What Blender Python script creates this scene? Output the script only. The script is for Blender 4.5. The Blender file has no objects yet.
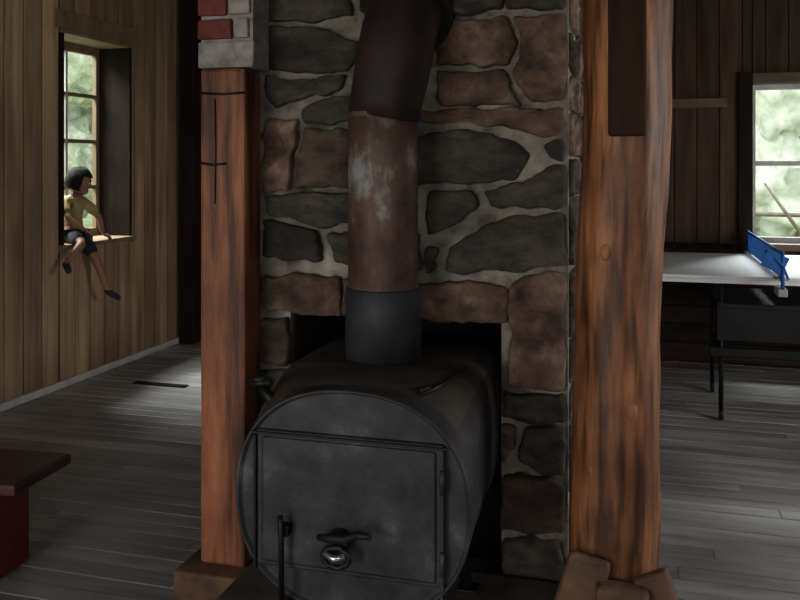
import bpy, bmesh, math, random
from mathutils import Vector, Matrix, noise
random.seed(4)
S=bpy.context.scene
S.view_settings.view_transform='Standard'

# ---------------- materials ----------------
def mat(name,c1,c2,scale=(4,4,4),rough=.7,bump=.3,metal=0,island=0.0,detail=8,c3=None,spec=.4,pos=(.35,.65),big=0,fine=None):
    m=bpy.data.materials.new(name); m.use_nodes=True
    nt=m.node_tree; N=nt.nodes; L=nt.links
    b=N['Principled BSDF']
    tc=N.new('ShaderNodeTexCoord'); mp=N.new('ShaderNodeMapping'); mp.inputs['Scale'].default_value=scale
    L.new(tc.outputs['Object'],mp.inputs['Vector'])
    vec=mp.outputs[0]
    geo=N.new('ShaderNodeNewGeometry')
    if island:
        mu=N.new('ShaderNodeMath'); mu.operation='MULTIPLY'; mu.inputs[1].default_value=37.
        L.new(geo.outputs['Random Per Island'],mu.inputs[0])
        ad=N.new('ShaderNodeVectorMath'); ad.operation='ADD'
        L.new(vec,ad.inputs[0]); L.new(mu.outputs[0],ad.inputs[1]); vec=ad.outputs[0]
    n=N.new('ShaderNodeTexNoise'); n.inputs['Scale'].default_value=1; n.inputs['Detail'].default_value=detail; n.inputs['Roughness'].default_value=.65
    L.new(vec,n.inputs['Vector'])
    r=N.new('ShaderNodeValToRGB'); e=r.color_ramp.elements
    e[0].position=pos[0]; e[0].color=(*c1,1); e[1].position=pos[1]; e[1].color=(*c2,1)
    if c3:
        x=e.new(min(pos[1]+.12,1)); x.color=(*c3,1)
    L.new(n.outputs['Fac'],r.inputs[0])
    col=r.outputs[0]
    if island:
        mr=N.new('ShaderNodeMapRange'); mr.inputs[3].default_value=1-island; mr.inputs[4].default_value=1+island
        L.new(geo.outputs['Random Per Island'],mr.inputs[0])
        vm=N.new('ShaderNodeVectorMath'); vm.operation='SCALE'
        L.new(col,vm.inputs[0]); L.new(mr.outputs[0],vm.inputs['Scale']); col=vm.outputs[0]
    def modulate(col,vec_out,scale,lo,hi,a=.35,b_=.65):
        n2=N.new('ShaderNodeTexNoise'); n2.inputs['Scale'].default_value=scale; n2.inputs['Detail'].default_value=5
        L.new(vec_out,n2.inputs['Vector'])
        m2=N.new('ShaderNodeMapRange'); m2.inputs[1].default_value=a; m2.inputs[2].default_value=b_; m2.inputs[3].default_value=lo; m2.inputs[4].default_value=hi
        L.new(n2.outputs['Fac'],m2.inputs[0])
        v2=N.new('ShaderNodeVectorMath'); v2.operation='SCALE'; L.new(col,v2.inputs[0]); L.new(m2.outputs[0],v2.inputs['Scale']); return v2.outputs[0]
    if big: col=modulate(col,tc.outputs['Object'],big,.6,1.25)
    if fine:
        mp2=N.new('ShaderNodeMapping'); mp2.inputs['Scale'].default_value=fine; L.new(tc.outputs['Object'],mp2.inputs['Vector'])
        col=modulate(col,mp2.outputs[0],1,.35,1.25,.38,.56)
    L.new(col,b.inputs['Base Color'])
    b.inputs['Roughness'].default_value=rough; b.inputs['Metallic'].default_value=metal
    b.inputs['Specular IOR Level'].default_value=spec
    if bump:
        bp=N.new('ShaderNodeBump'); bp.inputs['Strength'].default_value=bump; bp.inputs['Distance'].default_value=.02
        L.new(n.outputs['Fac'],bp.inputs['Height']); L.new(bp.outputs[0],b.inputs['Normal'])
    return m

M={}
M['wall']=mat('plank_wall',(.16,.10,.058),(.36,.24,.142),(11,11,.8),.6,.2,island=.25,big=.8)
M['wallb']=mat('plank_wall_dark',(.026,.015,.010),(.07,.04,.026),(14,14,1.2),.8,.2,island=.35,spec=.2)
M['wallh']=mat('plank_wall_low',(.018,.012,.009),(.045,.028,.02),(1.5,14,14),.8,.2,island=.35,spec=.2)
M['back']=mat('wall_backing',(.004,.003,.002),(.008,.006,.005),(4,4,4),.9,0)
M['trim']=mat('dark_trim',(.010,.007,.005),(.022,.014,.010),(12,12,2),.9,.2,spec=.08)
M['trim2']=mat('brown_trim',(.11,.075,.04),(.20,.135,.075),(12,12,2),.6,.2)
M['trim3']=mat('dim_trim',(.06,.04,.025),(.11,.07,.045),(3,12,12),.6,.2)
M['white']=mat('pale_paint',(.32,.31,.29),(.5,.49,.47),(6,6,6),.6,.1)
M['plaster']=mat('old_plaster',(.20,.18,.17),(.44,.41,.385),(14,14,14),.9,.6)
M['floor']=mat('floor_boards',(.15,.146,.147),(.38,.37,.37),(1.4,16,8),.38,.25,island=.25,pos=(.3,.7),spec=.7,big=1.3)
M['ceil']=mat('ceiling_boards',(.03,.02,.014),(.06,.04,.028),(12,1,4),.8,.2,island=.3)
M['mortar']=mat('mortar',(.09,.078,.066),(.35,.31,.265),(10,10,10),.95,1.0,big=4)
M['stoned']=mat('stone_dark',(.030,.025,.021),(.088,.073,.060),(12,12,24),.85,1.0,island=.25,c3=(.15,.125,.10),big=6)
M['stoneb']=mat('stone_brown',(.042,.030,.024),(.12,.082,.062),(12,12,20),.85,1.0,island=.25,c3=(.18,.135,.105),big=6)
M['stoner']=mat('stone_rust',(.055,.036,.028),(.17,.10,.072),(10,10,12),.85,1.0,island=.2,c3=(.25,.175,.13),pos=(.36,.54),big=7)
M['brick']=mat('red_brick',(.12,.030,.024),(.21,.058,.045),(20,20,20),.85,.5)
M['soot']=mat('soot',(.004,.004,.004),(.012,.011,.01),(5,5,5),.95,.2)
M['log']=mat('log_wood',(.10,.036,.016),(.32,.125,.052),(9,9,1.2),.5,.5,c3=(.45,.22,.11),pos=(.32,.58),big=4,fine=(30,30,3.2))
M['post']=mat('post_wood',(.13,.043,.02),(.34,.12,.055),(14,14,2.4),.5,.5,pos=(.3,.62),big=3,fine=(22,22,2.0))
M['dkwood']=mat('dark_red_wood',(.018,.007,.004),(.042,.015,.008),(20,20,2),.7,.4,spec=.2)
M['stump']=mat('base_wood',(.05,.028,.018),(.16,.085,.05),(6,6,10),.8,.6,island=.3)
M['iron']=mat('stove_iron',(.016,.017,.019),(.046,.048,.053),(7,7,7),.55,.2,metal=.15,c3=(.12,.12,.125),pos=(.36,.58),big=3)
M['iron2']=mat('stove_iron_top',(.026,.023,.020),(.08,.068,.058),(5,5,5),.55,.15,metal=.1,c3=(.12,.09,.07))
M['blk']=mat('black_iron',(.006,.006,.007),(.014,.014,.015),(8,8,8),.5,.1,metal=.3)
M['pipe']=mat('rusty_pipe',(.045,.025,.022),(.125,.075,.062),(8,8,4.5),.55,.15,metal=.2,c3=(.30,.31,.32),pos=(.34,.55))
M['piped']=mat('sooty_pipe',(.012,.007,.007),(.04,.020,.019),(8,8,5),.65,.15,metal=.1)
M['pipeg']=mat('grey_collar',(.018,.020,.024),(.044,.046,.053),(8,8,5),.6,.1,metal=.1)
M['chrome']=mat('bright_metal',(.5,.5,.5),(.7,.7,.7),(8,8,8),.25,0,metal=.9)
M['red']=mat('maroon_paint',(.14,.014,.020),(.21,.026,.034),(8,8,8),.5,.2)
M['red2']=mat('bench_top_paint',(.055,.022,.022),(.095,.038,.037),(3,12,8),.5,.2)
M['ttop']=mat('table_top',(.70,.72,.74),(.83,.85,.87),(3,3,3),.35,.0)
M['blue']=mat('blue_net',(.01,.09,.36),(.02,.15,.48),(8,8,8),.7,0)
M['hearth']=mat('hearth_slab',(.04,.036,.032),(.11,.09,.078),(7,7,7),.9,.6)
M['skin']=mat('skin',(.19,.085,.05),(.23,.11,.065),(10,10,10),.55,0)
M['hair']=mat('hair',(.005,.004,.003),(.010,.008,.006),(60,60,12),.8,.5,spec=.15)
M['shirt']=mat('yellow_shirt',(.20,.155,.06),(.29,.225,.095),(16,16,16),.9,.3)
M['shorts']=mat('dark_shorts',(.012,.013,.018),(.022,.023,.03),(16,16,16),.9,.3)
M['lip']=mat('lip',(.2,.06,.045),(.24,.07,.05),(16,16,16),.6,0)
M['eye']=mat('eye_white',(.5,.5,.5),(.6,.6,.6),(16,16,16),.3,0)
M['grass']=mat('grass',(.16,.22,.10),(.40,.46,.28),(2,2,2),.95,.3)
M['leaf']=mat('leaf',(.34,.38,.29),(.60,.65,.54),(4.5,4.5,4.5),.9,.2,c3=(.84,.87,.80),pos=(.34,.5))
M['leafp']=mat('leaf_pale',(.60,.64,.56),(.82,.85,.79),(4,4,4),.9,.2,c3=(.93,.94,.9),pos=(.34,.5))
M['bark']=mat('bark',(.06,.045,.035),(.15,.12,.09),(8,8,2),.9,.6)

def glass():
    m=bpy.data.materials.new('window_glass'); m.use_nodes=True; nt=m.node_tree; N=nt.nodes; L=nt.links
    N.remove(N['Principled BSDF']); o=N['Material Output']
    t=N.new('ShaderNodeBsdfTransparent'); t.inputs[0].default_value=(.95,.97,.95,1)
    g=N.new('ShaderNodeBsdfGlossy'); g.inputs['Roughness'].default_value=.05
    n=N.new('ShaderNodeTexNoise'); n.inputs['Scale'].default_value=3
    mm=N.new('ShaderNodeMath'); mm.operation='MULTIPLY'; mm.inputs[1].default_value=.1; L.new(n.outputs['Fac'],mm.inputs[0])
    mx=N.new('ShaderNodeMixShader'); L.new(mm.outputs[0],mx.inputs[0]); L.new(t.outputs[0],mx.inputs[1]); L.new(g.outputs[0],mx.inputs[2])
    L.new(mx.outputs[0],o.inputs[0]); return m
M['glass']=glass()

# ---------------- mesh builder ----------------
class B:
    def __init__(s): s.bm=bmesh.new(); s.ms=[]
    def mi(s,k):
        if k not in s.ms: s.ms.append(k)
        return s.ms.index(k)
    def box(s,x0,x1,y0,y1,z0,z1,k,bev=0,jit=0,rot=None,cen=None):
        vs=[s.bm.verts.new((x,y,z)) for z in(z0,z1) for y in(y0,y1) for x in(x0,x1)]
        if jit:
            for v in vs: v.co+=Vector([random.uniform(-jit,jit) for _ in range(3)])
        if rot is not None:
            c=Vector(cen) if cen else Vector(((x0+x1)/2,(y0+y1)/2,(z0+z1)/2))
            for v in vs: v.co=c+rot@(v.co-c)
        i=s.mi(k); fs=[]
        for q in((0,2,3,1),(4,5,7,6),(0,1,5,4),(2,6,7,3),(0,4,6,2),(1,3,7,5)):
            f=s.bm.faces.new([vs[a] for a in q]); f.material_index=i; fs.append(f)
        if bev:
            es=list({e for f in fs for e in f.edges})
            r=bmesh.ops.bevel(s.bm,geom=es,offset=bev,segments=2,affect='EDGES',profile=.5)
            for f in r['faces']: f.material_index=i
    def tube(s,pts,rads,k,n=16,cap=True,wob=0,smooth=True):
        i=s.mi(k); rings=[]; pts=[Vector(p) for p in pts]
        for j,p in enumerate(pts):
            d=(pts[min(j+1,len(pts)-1)]-pts[max(j-1,0)]).normalized()
            a=Vector((1,0,0)) if abs(d.x)<.9 else Vector((0,1,0))
            u=(a-d*a.dot(d)).normalized(); w=d.cross(u)
            r=rads[j] if isinstance(rads,(list,tuple)) else rads
            ring=[]
            for q in range(n):
                t=2*math.pi*q/n; rr=r
                if wob: rr=r*(1+wob*noise.noise(Vector((math.cos(t)*1.3,math.sin(t)*1.3,p.z*1.8)))+wob*.5*noise.noise(Vector((math.cos(t)*5,math.sin(t)*5,p.z*5)))+wob*.3*noise.noise(Vector((math.cos(t)*11,math.sin(t)*11,p.z*3))))
                ring.append(s.bm.verts.new(p+u*math.cos(t)*rr+w*math.sin(t)*rr))
            rings.append(ring)
        for a,b in zip(rings,rings[1:]):
            for q in range(n):
                f=s.bm.faces.new((a[q],a[(q+1)%n],b[(q+1)%n],b[q])); f.material_index=i; f.smooth=smooth
        if cap:
            for rg in(rings[0],rings[-1]):
                f=s.bm.faces.new(rg); f.material_index=i
    def ball(s,c,r,k,sc=(1,1,1),rot=None,seg=16):
        i=s.mi(k); g=bmesh.ops.create_uvsphere(s.bm,u_segments=seg,v_segments=seg//2+2,radius=r)
        for v in g['verts']:
            p=Vector((v.co.x*sc[0],v.co.y*sc[1],v.co.z*sc[2]))
            if rot is not None: p=rot@p
            v.co=p+Vector(c)
        for f in {f for v in g['verts'] for f in v.link_faces}: f.material_index=i; f.smooth=True
    def done(s,name,parent=None):
        bmesh.ops.recalc_face_normals(s.bm,faces=s.bm.faces)
        me=bpy.data.meshes.new(name); s.bm.to_mesh(me); s.bm.free()
        for k in s.ms: me.materials.append(M[k])
        o=bpy.data.objects.new(name,me); S.collection.objects.link(o)
        if parent: o.parent=parent
        return o
def empty(name):
    e=bpy.data.objects.new(name,None); S.collection.objects.link(e); return e

XL,XR,YF,YB,ZC=-3.75,3.4,-1.6,6.8,3.1

def wall(name,axis,face,sgn,a0,a1,z0,z1,ops,k,w=.15,th=.02,back=.1,gap=.003):
    b=B()
    def bx(p0,p1,q0,q1,lo,hi,kk,bev=0):
        l,h=sorted((lo,hi))
        if axis=='x': b.box(p0,p1,l,h,q0,q1,kk,bev)
        else: b.box(l,h,p0,p1,q0,q1,kk,bev)
    def cuts(lo,hi):
        segs=[(z0,z1)]
        for (o0,o1,oz0,oz1) in ops:
            if lo<o1-1e-4 and hi>o0+1e-4:
                ns=[]
                for (s0,s1) in segs:
                    if oz0>s0: ns.append((s0,min(s1,oz0)))
                    if oz1<s1: ns.append((max(s0,oz1),s1))
                segs=ns
        return segs
    edges=[a0]
    a=a0
    while a<a1-.02:
        a=min(a+w,a1); edges.append(a)
    for o in ops: edges+= [o[0],o[1]]
    edges=sorted(set(round(e,4) for e in edges))
    for lo,hi in zip(edges,edges[1:]):
        if hi-lo<.012: continue
        for s0,s1 in cuts(lo,hi):
            bx(lo+gap,hi-gap,s0,s1,face,face+sgn*th,k,.003)
    ed=sorted(set([a0,a1]+[e for o in ops for e in o[:2]]))
    for lo,hi in zip(ed,ed[1:]):
        for s0,s1 in cuts(lo,hi): bx(lo,hi,s0,s1,face+sgn*th,face+sgn*(th+back),'back')
    return b.done(name)

LW=(4.87,5.69,.93,2.42)
RW=(.80,1.95,.92,2.10)
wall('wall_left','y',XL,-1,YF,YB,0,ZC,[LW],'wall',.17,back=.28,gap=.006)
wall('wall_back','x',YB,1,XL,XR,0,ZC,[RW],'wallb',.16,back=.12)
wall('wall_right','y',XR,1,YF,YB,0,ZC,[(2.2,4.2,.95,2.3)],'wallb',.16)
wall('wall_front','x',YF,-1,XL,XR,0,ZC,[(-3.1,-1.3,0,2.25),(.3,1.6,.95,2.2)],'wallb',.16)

b=B(); y=YF
while y<YB-.001:
    x=XL-random.uniform(0,2)
    y1=min(y+.095,YB)
    while x<XR:
        x2=x+random.uniform(2.2,3.6); b.box(max(x,XL)+.001,min(x2,XR)-.001,y+.0025,y1-.0025,-.025,0+random.uniform(-.0015,.0015),'floor',.002); x=x2
    y=y1
b.box(XL-.3,XR+.12,YF-.12,YB+.14,-.12,-.026,'back'); b.done('floor')
b=B(); x=XL
while x<XR: b.box(x+.002,min(x+.2,XR)-.002,YF,YB,ZC,ZC+.02,'ceil'); x+=.2
b.box(XL-.3,XR+.12,YF-.12,YB+.14,ZC+.021,ZC+.12,'back'); b.done('ceiling')
b=B()
for yy in (-.6,.9,2.2,3.9,5.4): b.box(XL+.005,XR-.005,yy,yy+.12,ZC-.18,ZC-.003,'dkwood',.008)
b.done('ceiling_joist')

b=B()
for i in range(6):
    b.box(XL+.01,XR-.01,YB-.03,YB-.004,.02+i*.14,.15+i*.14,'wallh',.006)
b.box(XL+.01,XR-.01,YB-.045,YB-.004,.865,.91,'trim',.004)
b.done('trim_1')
b=B(); b.box(XL+.2,.62,YB-.05,YB-.004,1.93,2.0,'trim3',.005); b.done('trim_2')
b=B(); b.box(XL+.003,XL+.022,YF+.01,YB-.05,.002,.05,'white',.004); b.done('baseboard_left')
b=B(); b.box(XL+.024,XL+.16,6.35,YB-.05,0,ZC-.2,'trim',.01); b.done('corner_strip')  # dark upright strip at the back end of the left wall

def left_window():
    b=B(); y0,y1,z0,z1=LW; xo=XL-.29
    b.box(xo,XL+.01,y1-.03,y1-.001,z0+.03,z1-.03,'trim'); b.box(xo,XL+.01,y0+.001,y0+.03,z0+.03,z1-.03,'trim')
    b.box(xo,XL+.01,y0+.001,y1-.001,z1-.03,z1-.001,'trim2'); b.box(xo,XL+.04,y0-.02,y1+.02,z0-.03+.031,z0+.03,'trim2',.004)
    X0,X1=xo+.0,xo+.035
    b.box(X0,X1,y0+.03,y0+.08,z0+.03,z1-.03,'white'); b.box(X0,X1,y1-.07,y1-.03,z0+.03,z1-.03,'trim2')
    b.box(X0,X1,y0+.08,y1-.07,z0+.03,z0+.09,'trim2'); b.box(X0,X1,y0+.08,y1-.07,z1-.09,z1-.03,'trim2')
    for i in(1,2,3):
        zz=z0+.06+(z1-z0-.12)*i/4; b.box(X0+.005,X1-.005,y0+.08,y1-.07,zz-.014,zz+.014,'trim2')
    b.box(X0+.004,X1-.004,(y0+y1)/2-.012,(y0+y1)/2+.012,z0+.09,z1-.09,'white')
    b.box(X0+.014,X0+.018,y0+.08,y1-.07,z0+.09,z1-.09,'glass')
    b.box(XL+.001,XL+.025,y0-.05,y1+.06,z1,z1+.12,'trim2',.003)
    b.box(XL+.001,XL+.02,y1,y1+.03,z0-.02,z1,'trim2',.003)
    b.done('window_1')
def back_window():
    b=B(); x0,x1,z0,z1=RW
    b.box(x0-.10,x0,YB-.035,YB-.001,z0-.06,z1+.09,'trim',.004); b.box(x1,x1+.10,YB-.035,YB-.001,z0-.06,z1+.09,'trim',.004)
    b.box(x0-.0,x1,YB-.035,YB-.001,z1,z1+.08,'trim3',.004); b.box(x0-.0,x1,YB-.08,YB-.001,z0-.05,z0,'trim3',.004)
    Y0,Y1=YB+.06,YB+.1
    b.box(x0,x0+.03,Y0,Y1,z0,z1,'white'); b.box(x1-.03,x1,Y0,Y1,z0,z1,'white')
    b.box(x0+.03,x1-.03,Y0,Y1,z0,z0+.04,'white'); b.box(x0+.03,x1-.03,Y0,Y1,z1-.04,z1,'white')
    zm=(z0+z1)/2; b.box(x0+.03,x1-.03,Y0,Y1,zm-.018,zm+.018,'white')
    xm=(x0+x1)/2; b.box(xm-.015,xm+.015,Y0+.01,Y1-.01,z0+.04,z1-.04,'white')
    b.box(x0+.03,x1-.03,Y0+.02,Y0+.024,z0+.04,z1-.04,'glass')
    b.done('window_2')
left_window(); back_window()

# ---------------- stone chimney ----------------
CX0,CX1,CY0,CY1=-1.309,-.222,2.75,3.32
OX0,OX1,OZ=-1.175,-.435,.985
def img_to_x(u): return -.745+(u-410)*.00343   # image pixel column -> metres along face
def img_to_z(v): return 1.5-(v-165)*.00336  # image pixel row -> height in metres
b=B()
b.box(CX0,OX0,CY0,CY1,0,OZ,'mortar'); b.box(OX1,CX1,CY0,CY1,0,OZ,'mortar')
b.box(CX0,CX1,CY0,CY1,OZ,ZC-.001,'mortar'); b.box(OX0,OX1,CY1-.12,CY1,0,OZ,'soot')
b.box(OX0,OX0+.01,CY0+.03,CY1-.12,.2,OZ-.01,'soot'); b.box(OX1-.01,OX1,CY0+.03,CY1-.12,.2,OZ-.01,'soot'); b.box(OX0+.01,OX1-.01,CY0+.04,CY1-.12,OZ-.012,OZ-.001,'soot')
def stone(poly,k,orig=None,U=None,W=None,Nn=None,h=.03,grow=0.0):
    b_=b; i=b_.mi(k)
    n=len(poly); c=Vector((sum(p[0] for p in poly)/n,sum(p[1] for p in poly)/n))
    if grow:
        poly=[c+(Vector(p)-c)*(1+grow/max((Vector(p)-c).length,.03)) for p in poly]
    pts=[]
    for a in range(n):
        p=Vector(poly[a]); q=Vector(poly[(a+1)%n]); r=Vector(poly[(a-1)%n])
        pts.append(p+(r-p).normalized()*min(.008,(r-p).length*.3)); pts.append(p+(q-p).normalized()*min(.008,(q-p).length*.3))
        L=(q-p).length; m=max(1,int(L/.02))
        for t in range(1,m): pts.append(p+(q-p)*(t/m*.86+.07))
    sd=random.uniform(0,50)
    pts=[p+Vector((noise.noise(Vector((p.x*16,p.y*16,sd))),noise.noise(Vector((p.x*16,p.y*16,sd+9)))))*.014+Vector((noise.noise(Vector((p.x*60,p.y*60,sd))),noise.noise(Vector((p.x*60,p.y*60,sd+9)))))*.006 for p in pts]
    rings=[]
    tilt=random.uniform(-.07,.07); tilt2=random.uniform(-.12,.12)
    for sc,dd in((1,-.012),(.985,h*.6),(.95,h*.85),(.88,h),(.76,h),(.62,h),(.46,h),(.3,h),(.14,h)):
        rg=[]
        for p in pts:
            q=c+(p-c)*sc; d=dd
            if dd>0: d+= noise.noise(Vector((q.x*11,q.y*15,sd)))*.016+abs(noise.noise(Vector((q.x*22,q.y*38,sd))))*.014+noise.noise(Vector((q.x*70,q.y*70,sd)))*.004+(q.x-c.x)*tilt+(q.y-c.y)*tilt2
            rg.append(b_.bm.verts.new(orig+U*q.x+W*q.y+Nn*min(d,.048 if h>.025 else .03)))
        rings.append(rg)
    m=len(pts)
    for A,Bb in zip(rings,rings[1:]):
        for q in range(m):
            f=b_.bm.faces.new((A[q],A[(q+1)%m],Bb[(q+1)%m],Bb[q])); f.material_index=i; f.smooth=True
    f=b_.bm.faces.new(rings[-1]); f.material_index=i; f.smooth=True
front=dict(orig=Vector((0,CY0,0)),U=Vector((1,0,0)),W=Vector((0,0,1)),Nn=Vector((0,-1,0)))
D,R,Rr='stoned','stoneb','stoner'
SL=[  # stone outlines in image pixel coordinates, some beyond the frame
 ([(258,-70),(345,-75),(350,-30),(258,-28)],R),([(355,-70),(460,-75),(462,-30),(356,-28)],D),([(470,-75),(572,-70),(574,-30),(468,-28)],R),
 ([(258,-22),(345,-24),(352,14),(300,18),(258,12)],D),([(438,-22),(500,-22),(502,16),(438,20)],D),([(508,-22),(574,-22),(574,18),(508,16)],D),
 ([(360,-22),(430,-22),(434,10),(362,12)],'soot'),
 ([(264,22),(330,26),(362,44),(350,66),(300,72),(262,62)],D),
 ([(262,72),(300,80),(346,74),(340,90),(300,96),(268,104),(260,96)],D),
 ([(440,27),(505,23),(515,50),(506,70),(440,68)],Rr),([(513,23),(572,22),(574,60),(572,104),(526,104),(512,76),(521,50)],Rr),
 ([(440,74),(502,76),(520,106),(440,106)],Rr),
 ([(298,106),(330,96),(350,94),(380,96),(400,124),(300,120)],D),
 ([(256,116),(296,120),(290,160),(284,190),(256,192)],Rr),
 ([(302,128),(400,132),(400,186),(292,188),(298,150)],R),
 ([(424,112),(450,110),(574,110),(574,136),(540,140),(515,132),(460,122),(424,122)],Rr),
 ([(410,140),(424,136),(470,130),(510,142),(528,156),(515,178),(470,184),(410,182)],D),
 ([(540,146),(574,142),(574,160),(548,158)],D),
 ([(484,190),(520,182),(544,166),(574,166),(574,206),(520,206),(494,204)],D),
 ([(430,192),(474,190),(480,206),(452,226),(430,236)],D),
 ([(452,246),(490,222),(520,213),(574,214),(574,258),(520,264),(478,268),(448,270)],D),
 ([(262,198),(300,194),(410,192),(420,206),(410,226),(340,224),(324,230),(300,222),(262,214)],D),
 ([(256,222),(290,228),(314,236),(320,264),(280,264),(256,258)],D),
 ([(328,238),(346,232),(420,234),(422,268),(360,272),(336,266)],D),
 ([(428,246),(440,250),(436,268),(428,272)],D),
 ([(254,282),(300,278),(340,280),(340,318),(292,317),(254,316)],Rr),
 ([(344,280),(412,280),(412,318),(344,318)],R),
 ([(417,282),(470,280),(506,284),(506,318),(417,318)],Rr),
 ([(512,276),(540,268),(570,268),(572,330),(568,376),(508,376),(510,320)],Rr),
 ([(504,384),(540,386),(566,382),(564,408),(530,412),(502,406)],D),
 ([(502,416),(516,416),(512,436),(502,452)],R),
 ([(522,418),(564,414),(562,456),(540,458),(518,448)],D),
 ([(502,462),(560,464),(560,514),(530,518),(502,512)],R),
 ([(502,524),(556,522),(558,590),(502,588)],D),
 ([(502,596),(558,598),(558,640),(502,640)],R),
 ([(254,324),(284,324),(284,372),(254,372)],R),([(254,380),(284,378),(284,440),(254,436)],D),
 ([(254,446),(284,448),(284,510),(254,508)],R),([(254,516),(284,518),(284,600),(254,598)],D),
]
for pl,k in SL: stone([(min(max(img_to_x(u),CX0+.012),CX1-.012),img_to_z(v)) for u,v in pl],k,grow=.005,**front)
for xs,sg in((CX1,1),(CX0,-1)):
    z=.06
    while z<ZC-.1:
        hh=min(random.uniform(.10,.24),ZC-.02-z); y=CY0+.015
        while y<CY1-.05:
            w=min(random.uniform(.16,.36),CY1-.01-y)
            j=lambda:random.uniform(-.008,.008)
            if w>.05: stone([(y+.008+j()*.5,z+j()),(y+w*.5,z+j()),(y+w-.014,z+j()),(y+w-.014,z+hh-.02+j()),(y+w*.5,z+hh-.016),(y+.008,z+hh-.02+j())],random.choice([D,D,R,Rr]),orig=Vector((xs,0,0)),U=Vector((0,1,0)),W=Vector((0,0,1)),Nn=Vector((sg,0,0)),h=.012)
            y+=w
        z+=hh
b.done('stone_chimney')
b=B()
b.box(-1.235,.14,2.0,2.70,0.001,.195,'hearth',.015); b.done('hearth')

b=B()
zt=1.825
b.box(-1.425,-1.235,2.575,2.70,zt,ZC-.19,'plaster')
z=zt+.095; r=0
b.box(-1.43,-1.225,2.556,2.575,zt+.0,zt+.085,'plaster',.006,.004)
while z<ZC-.27:
    x=-1.43
    for w in ((.135,.06) if r%2==0 else (.115,.085)):
        if x+w<-1.2: b.box(x,x+w-.012,2.558,2.60,z,z+.066,'brick' if not(x>-1.35) else 'plaster',.005,.002)
        x+=w
    z+=.08; r+=1
b.done('brick_pier')
b=B()
b.box(-1.428,-1.262,2.57,2.70,.16,zt-.002,'post',.012)
bs=b
for zz,x0,x1 in((1.735,-1.425,-1.262),(1.50,-1.425,-1.33)):
    bs.tube([(x0,2.566,zz+.006),((x0+x1)/2,2.563,zz),(x1,2.566,zz+.004)],.0045,'blk',6)
bs.tube([(-1.37,2.568,1.72),(-1.367,2.566,1.55),(-1.37,2.568,1.37)],.0025,'blk',6)
bs.box(-1.49,-1.24,2.50,2.70,.0,.158,'stump',.01)
b.done('timber_post')

b=B()
pts=[];rad=[]
for i in range(121):
    z=.2+(ZC-.203)*i/120; t=(z-.4)/1.7
    pts.append((-.078+.045*t+.006*math.sin(z*5),2.60+.003*math.sin(z*7),z)); rad.append(.127-.002*t+.005*math.sin(z*3.3+1))
b.tube(pts,rad,'log',64,wob=.08)
for (zz,an,rr) in((1.25,-1.9,.016),(.8,-1.2,.018),(.62,-2.1,.014)):
    cx=-.078+.045*(zz-.4)/1.7; b.ball((cx+math.cos(an)*.12,2.6+math.sin(an)*.12,zz),rr,'log',(1,.6,1.6))
b.box(-.088,.016,2.452,2.50,1.58,ZC-.19,'dkwood',.008)
b.done('log_post')
b=B()
b.box(-.22,-.10,2.415,2.465,.205,.40,'stump',.012,.008,Matrix.Rotation(math.radians(16),3,'Y'))
b.box(.0,.10,2.415,2.465,.215,.38,'stump',.012,.008,Matrix.Rotation(math.radians(-20),3,'Y'))
b.box(-.12,.02,2.38,2.44,.202,.345,'stump',.015,.006)
b.done('wood_chock')

# ---------------- barrel stove ----------------
st=empty('barrel_stove')
cx,cz,A_,Hh=-.75,.594,.33,.30
def prof(s,tt,n=72):
    o=[]
    for q in range(n):
        t=2*math.pi*q/n; c,s_=math.cos(t),math.sin(t)
        e=2.3+(3.4*tt if s_>0 else 0)
        o.append((cx-.03*tt+s*(A_+.006*tt)*math.copysign(abs(c)**(2/e),c),cz+s*(Hh)*math.copysign(abs(s_)**(2/e),s_)))
    return o
b=B(); Y0,Y1=2.15,2.98
levels=[(Y0+.012,.955),(Y0+.012,.975),(Y0-.002,.98),(Y0-.004,1.0),(Y0+.006,1.006),(Y0+.018,1.0),(Y0+.06,1.0),(Y0+.1,1.0),(Y0+.15,1),(Y0+.2,1.0),(Y0+.25,1.0)]
for yh in (Y0+.30,): levels+=[(yh-.02,1.0),(yh-.008,1.006),(yh+.008,1.006),(yh+.02,1.0)]
levels+=[(Y0+.38,1.0),(Y0+.45,1.0),(Y0+.6,1),(Y1,1.0),(Y1+.01,.97)]
rings=[[b.bm.verts.new((x,y,z)) for x,z in prof(s,min(1,max(0,(y-Y0-.02)/.36)))] for y,s in levels]
i1=b.mi('iron'); i2=b.mi('iron2')
for j,(a,c) in enumerate(zip(rings,rings[1:])):
    for q in range(72):
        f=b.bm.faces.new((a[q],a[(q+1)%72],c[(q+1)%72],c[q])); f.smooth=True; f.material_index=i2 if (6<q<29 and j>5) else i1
f=b.bm.faces.new(rings[0]); f.material_index=i1
f=b.bm.faces.new(rings[-1]); f.material_index=i1
b.done('barrel_body',st)
b=B()
b.box(-1.02,-.49,Y0-.004,Y0+.02,.40,.772,'iron',.006)
b.box(-1.00,-.51,Y0-.010,Y0-.004,.415,.755,'iron',.005)
b.box(-1.03,-.48,Y0-.014,Y0-.004,.762,.769,'blk',.002)
b.box(-1.024,-1.016,Y0-.014,Y0-.002,.39,.76,'blk',.002); b.box(-.495,-.489,Y0-.010,Y0-.002,.39,.76,'iron',.002)
for zz in(.47,.68):
    b.tube([(-.492,Y0-.016,zz-.03),(-.492,Y0-.016,zz+.03)],.006,'iron',10)
b.done('stove_door',st)
b=B()
b.tube([(-.77,Y0-.008,.50),(-.77,Y0-.05,.50)],.032,'blk',16)
b.tube([(-.82,Y0-.045,.515),(-.79,Y0-.055,.52),(-.74,Y0-.06,.525),(-.70,Y0-.07,.545),(-.665,Y0-.085,.55)],[.009,.012,.012,.010,.008],'blk',8)
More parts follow.
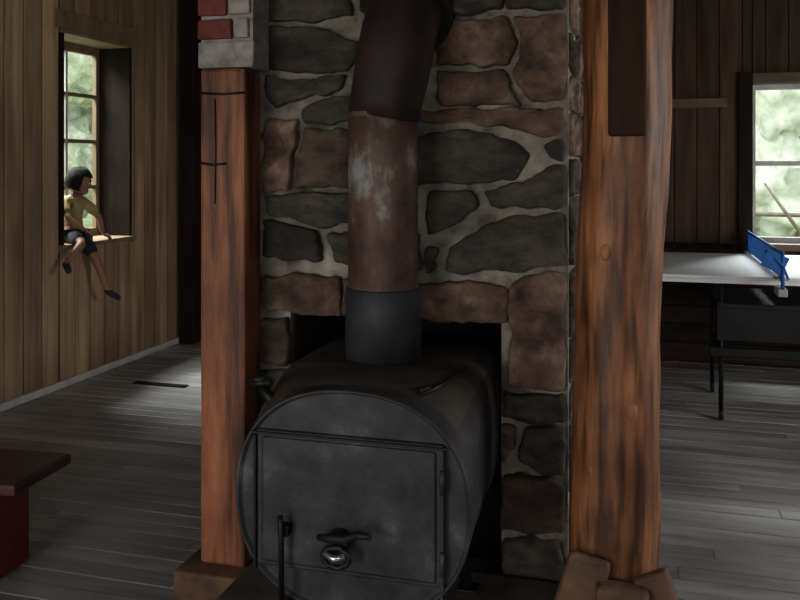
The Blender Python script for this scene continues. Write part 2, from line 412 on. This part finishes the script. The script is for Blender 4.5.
rp=[(-.765+.036*math.cos(t*math.pi/10),Y0-.062,.475+.026*math.sin(t*math.pi/10)) for t in range(20)]
b.tube(rp+[rp[0]],.008,'blk',6,cap=False)
b.tube([(-.795,Y0-.066,.484),(-.765,Y0-.072,.476),(-.738,Y0-.066,.484)],.009,'chrome',8)
b.tube([(-.93,Y0-.045,.56),(-.925,Y0-.05,.53),(-.925,Y0-.045,.33)],.008,'blk',8)
b.box(-.94,-.91,Y0-.04,Y0-.006,.50,.53,'blk',.003)
b.done('door_latch',st)
b=B()
b.tube([(-1.00,Y0+.10,.80),(-1.05,Y0+.10,.86)],.016,'blk',10)
b.tube([(-1.09,Y0+.10,.865),(-1.02,Y0+.10,.875)],.012,'blk',10); b.ball((-1.06,Y0+.10,.882),.016,'iron',(1,1,.4))
b.tube([(-.57,Y0+.08,.878),(-.535,Y0+.17,.884),(-.50,Y0+.34,.890)],.006,'blk',6)
b.tube([(-.585,Y0+.10,.880),(-.56,Y0+.13,.882)],.012,'blk',6)
b.done('top_fittings',st)
b=B()
for yy in(Y0+.12,Y0+.42):
    for sx in(-1,1):
        b.tube([(cx+sx*.20,yy,.36),(cx+sx*.24,yy,.20)],[.02,.016],'blk',8); b.box(cx+sx*.24-.03,cx+sx*.24+.03,yy-.03,yy+.03,.196,.206,'blk',.002)
b.done('stove_legs',st)

b=B()
px,py=-.784,2.575
b.tube([(px,py,.895),(px,py,1.11),(px,py,1.115)],[.121,.119,.114],'pipeg',36)
b.tube([(px,py,1.10),(px,py,1.12),(px,py,1.122),(px,py,1.52),(px,py,1.66)],[.113,.113,.111,.110,.111],'pipe',36)
b.tube([(px,py,1.648),(px,py,1.652),(px,py,1.664),(px,py,1.668)],[.110,.112,.112,.110],'pipe',36)
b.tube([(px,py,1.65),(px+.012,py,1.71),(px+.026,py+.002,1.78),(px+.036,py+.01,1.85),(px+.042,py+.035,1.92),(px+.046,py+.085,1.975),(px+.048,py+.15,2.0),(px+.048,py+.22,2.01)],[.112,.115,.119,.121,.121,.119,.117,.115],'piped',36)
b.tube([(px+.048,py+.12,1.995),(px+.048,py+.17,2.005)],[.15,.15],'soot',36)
b.done('stove_pipe')

# ---------------- table tennis table ----------------
tt=empty('table_tennis_table')
b=B()
b.box(-.61,.755,5.26,6.6,.835,.855,'ttop',.003); b.box(.765,2.13,5.26,6.6,.835,.855,'ttop',.003)
b.box(-.60,2.12,5.27,5.29,.81,.835,'ttop'); b.box(-.60,2.12,6.565,6.59,.81,.835,'ttop')
b.done('table_top',tt)
b=B()
for (xa,xb) in((.455,1.10),(-.5,-.1),(1.6,2.0)):
    for yy in(5.32,5.96):
        for xx in(xa,xb):
            b.tube([(xx,yy,.07),(xx,yy,.81)],.014,'blk',8); b.tube([(xx-.012,yy,.035),(xx+.012,yy,.035)],.034,'blk',14)
        b.box(xa,xb,yy-.012,yy+.012,.36,.40,'blk')
    for xx in(xa,xb): b.box(xx-.012,xx+.012,5.32,5.96,.36,.40,'blk')
b.box(.43,1.12,5.305,5.33,.47,.69,'blk',.004); b.box(.43,1.12,5.30,6.0,.66,.69,'blk',.004); b.box(.39,1.16,5.29,5.34,.38,.43,'blk',.004)
b.done('undercarriage',tt)
b=B()
X=.76
for i in range(9): b.box(X-.0015,X+.0015,5.12,6.7,.865+i*.0165,.869+i*.0165,'blue')
y=5.12
while y<6.7: b.box(X-.0015,X+.0015,y,y+.005,.865,1.0,'blue'); y+=.018
b.box(X-.004,X+.004,5.12,6.7,.995,1.015,'blue')
for yy in(5.12,6.7):
    b.tube([(X,yy,.78),(X,yy,1.02)],.010,'blue',10)
    b.box(X-.03,X+.03,min(yy,yy+.14 if yy<6 else yy-.14),max(yy,yy+.14 if yy<6 else yy-.14),.855,.865,'white')
b.box(X-.025,X+.025,5.11,5.26,.765,.81,'white',.005)
b.tube([(X-.09,5.13,1.02),(X+.0,5.11,.94),(X+.03,5.13,.86)],.007,'blue',8)
b.box(X-.10,X+.02,5.115,5.122,.91,1.01,'blue',0,0,Matrix.Rotation(math.radians(25),3,'Y'))
b.done('net',tt)

# ---------------- red bench ----------------
b=B(); Rz=Matrix.Rotation(math.radians(4),3,'Z'); cc=(-2.5,2.62,0)
def rb(*a,**k): b.box(*a,rot=Rz,cen=cc,**k)
rb(-3.35,-2.07,2.40,2.74,.365,.405,'red2',bev=.01)
for xx in(-3.15,-2.33):
    rb(xx,xx+.10,2.47,2.71,.0,.364,'red',bev=.006)
rb(-3.2,-2.27,2.46,2.50,.29,.364,'red',bev=.005); rb(-3.05,-2.33,2.57,2.61,.12,.17,'red',bev=.005)
b.done('red_bench')
b=B(); b.box(-3.35,-2.95,5.1,5.16,.001,.008,'trim',.002); b.done('floor_batten')

# ---------------- child on the sill ----------------
ch=empty('child')
def skin(name,V,E,Rd,k,root=0):
    me=bpy.data.meshes.new(name); me.from_pydata(V,E,[]); me.materials.append(M[k])
    o=bpy.data.objects.new(name,me); S.collection.objects.link(o); o.parent=ch
    m=o.modifiers.new('skin','SKIN')
    if not me.skin_vertices: bpy.context.view_layer.objects.active=o
    for i,r in enumerate(Rd): me.skin_vertices[0].data[i].radius=(r,r) if not isinstance(r,tuple) else r
    me.skin_vertices[0].data[root].use_root=True
    m.use_smooth_shade=True
    s=o.modifiers.new('sub','SUBSURF'); s.levels=2; s.render_levels=2
    return o
pel=(-3.80,5.09,1.015); wai=(-3.815,5.09,1.09); che=(-3.82,5.095,1.185); nb=(-3.81,5.105,1.265); nk=(-3.80,5.115,1.305)
shR=(-3.77,5.175,1.235); elR=(-3.715,5.255,1.12); wrR=(-3.71,5.285,1.005)
shL=(-3.83,5.01,1.235); elL=(-3.745,4.955,1.13); wrL=(-3.66,5.015,1.05)
hR=(-3.765,5.125,.995); kR=(-3.645,5.12,.835); aR=(-3.59,5.165,.625); tR=(-3.545,5.205,.575)
hL=(-3.775,5.045,.995); kL=(-3.62,4.93,.97); aL=(-3.65,4.80,.85); tL=(-3.60,4.755,.815)
V=[pel,wai,che,nb,nk,shR,elR,wrR,shL,elL,wrL,hR,kR,aR,tR,hL,kL,aL,tL]
E=[(0,1),(1,2),(2,3),(3,4),(3,5),(5,6),(6,7),(3,8),(8,9),(9,10),(0,11),(11,12),(12,13),(13,14),(0,15),(15,16),(16,17),(17,18)]
Rd=[.06,.056,.06,.045,.03,.032,.023,.016,.032,.023,.016,.05,.033,.021,.017,.05,.033,.021,.017]
skin('body',V,E,Rd,'skin')
mid=lambda a,b,t:tuple(a[i]+(b[i]-a[i])*t for i in range(3))
V=[pel,wai,che,nb,shR,mid(shR,elR,.75),shL,mid(shL,elL,.75)]
skin('shirt',V,[(0,1),(1,2),(2,3),(3,4),(4,5),(3,6),(6,7)],[.073,.069,.072,.05,.042,.036,.042,.036],'shirt')
V=[pel,hR,mid(hR,kR,.85),hL,mid(hL,kL,.85)]
skin('shorts',V,[(0,1),(1,2),(0,3),(3,4)],[.07,.06,.047,.06,.047],'shorts')
b=B(); hc=Vector((-3.79,5.125,1.385)); HR=Matrix.Rotation(math.radians(30),3,'Z')@Matrix.Rotation(math.radians(18),3,'Y')
def hp(x,y,z): return hc+HR@Vector((x,y,z))
b.ball(hc,.080,'skin',(1.0,.86,1.12),HR,24)
b.ball(hp(.035,0,-.050),.046,'skin',(1,.95,.85),HR)
b.ball(hp(.086,0,-.012),.011,'skin',(1.1,.8,1.3),HR,10)
for s in(-1,1):
    b.ball(hp(.071,s*.03,.006),.0115,'eye',(.7,1.1,.7),HR,10); b.ball(hp(.078,s*.03,.005),.0055,'hair',(.6,1,1),HR,8)
    b.ball(hp(.076,s*.031,.025),.013,'hair',(.5,1.3,.25),HR,8)
    b.ball(hp(0,s*.070,-.005),.018,'skin',(.6,.4,1.1),HR,10)
b.ball(hp(.077,0,-.043),.013,'lip',(.5,1.3,.4),HR,10)
b.done('head',ch)
b=B(); i=b.mi('hair'); g=bmesh.ops.create_uvsphere(b.bm,u_segments=32,v_segments=22,radius=.090)
dl=[]
for v in g['verts']:
    p=v.co.copy()
    if p.x>.045 and p.z<.03 or p.z<-.062: dl.append(v)
    k_=1+.06*noise.noise(p*45)
    v.co=hc+HR@Vector((p.x*1.02*k_-.005,p.y*.93*k_,p.z*1.14*k_+.004))
for f in b.bm.faces: f.material_index=i; f.smooth=True
bmesh.ops.delete(b.bm,geom=dl,context='VERTS'); b.done('hair',ch)
def hand(name,w,fwd,side,up,curl):
    b=B(); w=Vector(w); F=Vector(fwd).normalized(); Sd=Vector(side).normalized(); U=Vector(up).normalized()
    R3=Matrix((F,Sd,U)).transposed()
    b.ball(w+F*.026,.026,'skin',(1.15,.95,.42),R3)
    for j,(o,l) in enumerate(((-.018,.030),(-.006,.035),(.006,.033),(.017,.026))):
        p0=w+F*.044+Sd*o; p1=p0+F*l*.45-U*curl*.3*l+Sd*o*.15; p2=p1+F*l*.33-U*curl*.5*l; p3=p2+F*l*.2-U*curl*.5*l
        b.tube([p0-F*.012,p0,p1,p2,p3],[.0062,.006,.0055,.005,.003],'skin',8)
    p0=w+F*.012-Sd*.02; b.tube([p0,p0-Sd*.013+F*.012,p0-Sd*.018+F*.028-U*.004],[.008,.0065,.004],'skin',8)
    b.done(name,ch)
hand('hand_right',wrR,(.35,.7,-.35),(.85,-.45,0),(.2,.3,.9),.5)
hand('hand_left',wrL,(.4,.55,-.5),(.7,-.6,.1),(.3,.3,.9),.9)
b=B()
for a,t in((aR,tR),(aL,tL)):
    a=Vector(a);t=Vector(t);d=(t-a).normalized()
    b.tube([a-d*.015-Vector((0,0,.006)),a-Vector((0,0,.008)),t,t+d*.022,t+d*.034],[.015,.023,.022,.018,.008],'shorts',14)
b.done('shoes',ch)

# ---------------- outdoors ----------------
b=B(); b.box(-40,40,-20,45,-.5,-.3,'grass'); b.done('ground')
def tree(x,y,h,r,k='leaf'):
    e=B()
    e.tube([(x,y,-.3),(x+.1,y,h*.4),(x,y+.1,h*.8)],[.22,.16,.06],'bark',12)
    k=e.mi(k)
    for i in range(14):
        a=random.uniform(0,6.28); rr=random.uniform(0,r*.9); c=Vector((x+math.cos(a)*rr,y+math.sin(a)*rr,h*random.uniform(.15,1)))
        g=bmesh.ops.create_icosphere(e.bm,subdivisions=4,radius=r*random.uniform(.35,.6))
        for v in g['verts']:
            p=v.co*(1+.35*noise.noise(v.co*2.2+c)+.22*noise.noise(v.co*7+c)); v.co=p+c
        for f in {f for v in g['verts'] for f in v.link_faces}: f.material_index=k; f.smooth=True
    e.done('tree')
for x,y,h,r in((-13,15,6,2.2),(-15,19,7,2.6),(-11,20,6.5,2.3),(-17,14,6,2.4)): tree(x,y,h,r)
for x,y,h,r in((1.5,22,5,2.4),(5,23,6,2.6),(-2,23,5,2.4)): tree(x,y,h,r,'leafp')
b=B()
for p,q in(((1.2,10.0,.3),(2.2,10.2,1.35)),((1.9,10.1,.2),(1.3,10.0,1.3)),((1.0,10.3,.95),(2.6,10.2,.85)),((2.3,10.2,-.3),(2.1,10.2,1.2))):
    P,Q=Vector(p),Vector(q); b.tube([P,P.lerp(Q,.5)+Vector((.05,0,.04)),Q],[.03,.022,.012],'bark',8)
b.tube([(2.3,10.2,-.32),(1.2,10.0,.32)],[.03,.025],'bark',8); b.tube([(1.7,10.1,-.32),(1.92,10.1,.22)],[.03,.025],'bark',8)
b.done('fallen_branch')

# ---------------- light ----------------
w=bpy.data.worlds.new('World'); S.world=w; w.use_nodes=True
w.node_tree.nodes['Background'].inputs[0].default_value=(.95,.97,.94,1); w.node_tree.nodes['Background'].inputs[1].default_value=2.2
def area(name,loc,tgt,sx,sy,P,col):
    l=bpy.data.lights.new(name,'AREA'); l.shape='RECTANGLE'; l.size=sx; l.size_y=sy; l.energy=P; l.color=col
    o=bpy.data.objects.new(name,l); S.collection.objects.link(o); o.location=loc
    o.rotation_euler=(Vector(tgt)-Vector(loc)).to_track_quat('-Z','Y').to_euler(); return o
area('fill_front_left',(-2.2,-1.55,1.2),(-1.9,4,1.0),1.7,2.0,37,(1,.945,.88))  # added fill lamp behind the camera at front left, no known source
area('fill_front_right',(.95,-1.55,1.6),(.2,3,1.2),1.2,1.2,15,(1,.945,.88))  # second unseen fill, added behind the camera and aimed near the log
area('fill_right',(3.3,3.2,1.65),(-3,5.0,.9),1.9,1.3,52,(1,.95,.89))  # fill lamp added out of view on the right to brighten the left wall
area('daylight_sky_left',(-5.9,5.2,4.4),(-2.6,5.4,0),1.8,1.8,1700,(.98,.98,1))
area('daylight_sky_back',(1.4,9.0,4.2),(1.0,6.0,.8),1.5,1.5,800,(.98,.98,1))

# ---------------- camera ----------------
c=bpy.data.cameras.new('camera'); o=bpy.data.objects.new('camera',c); S.collection.objects.link(o)
o.location=(0,0,1.5); o.rotation_euler=(math.radians(90),0,math.radians(15.8))
c.sensor_width=36; c.lens=38.25; c.shift_y=-.169; c.clip_start=.05; S.camera=o
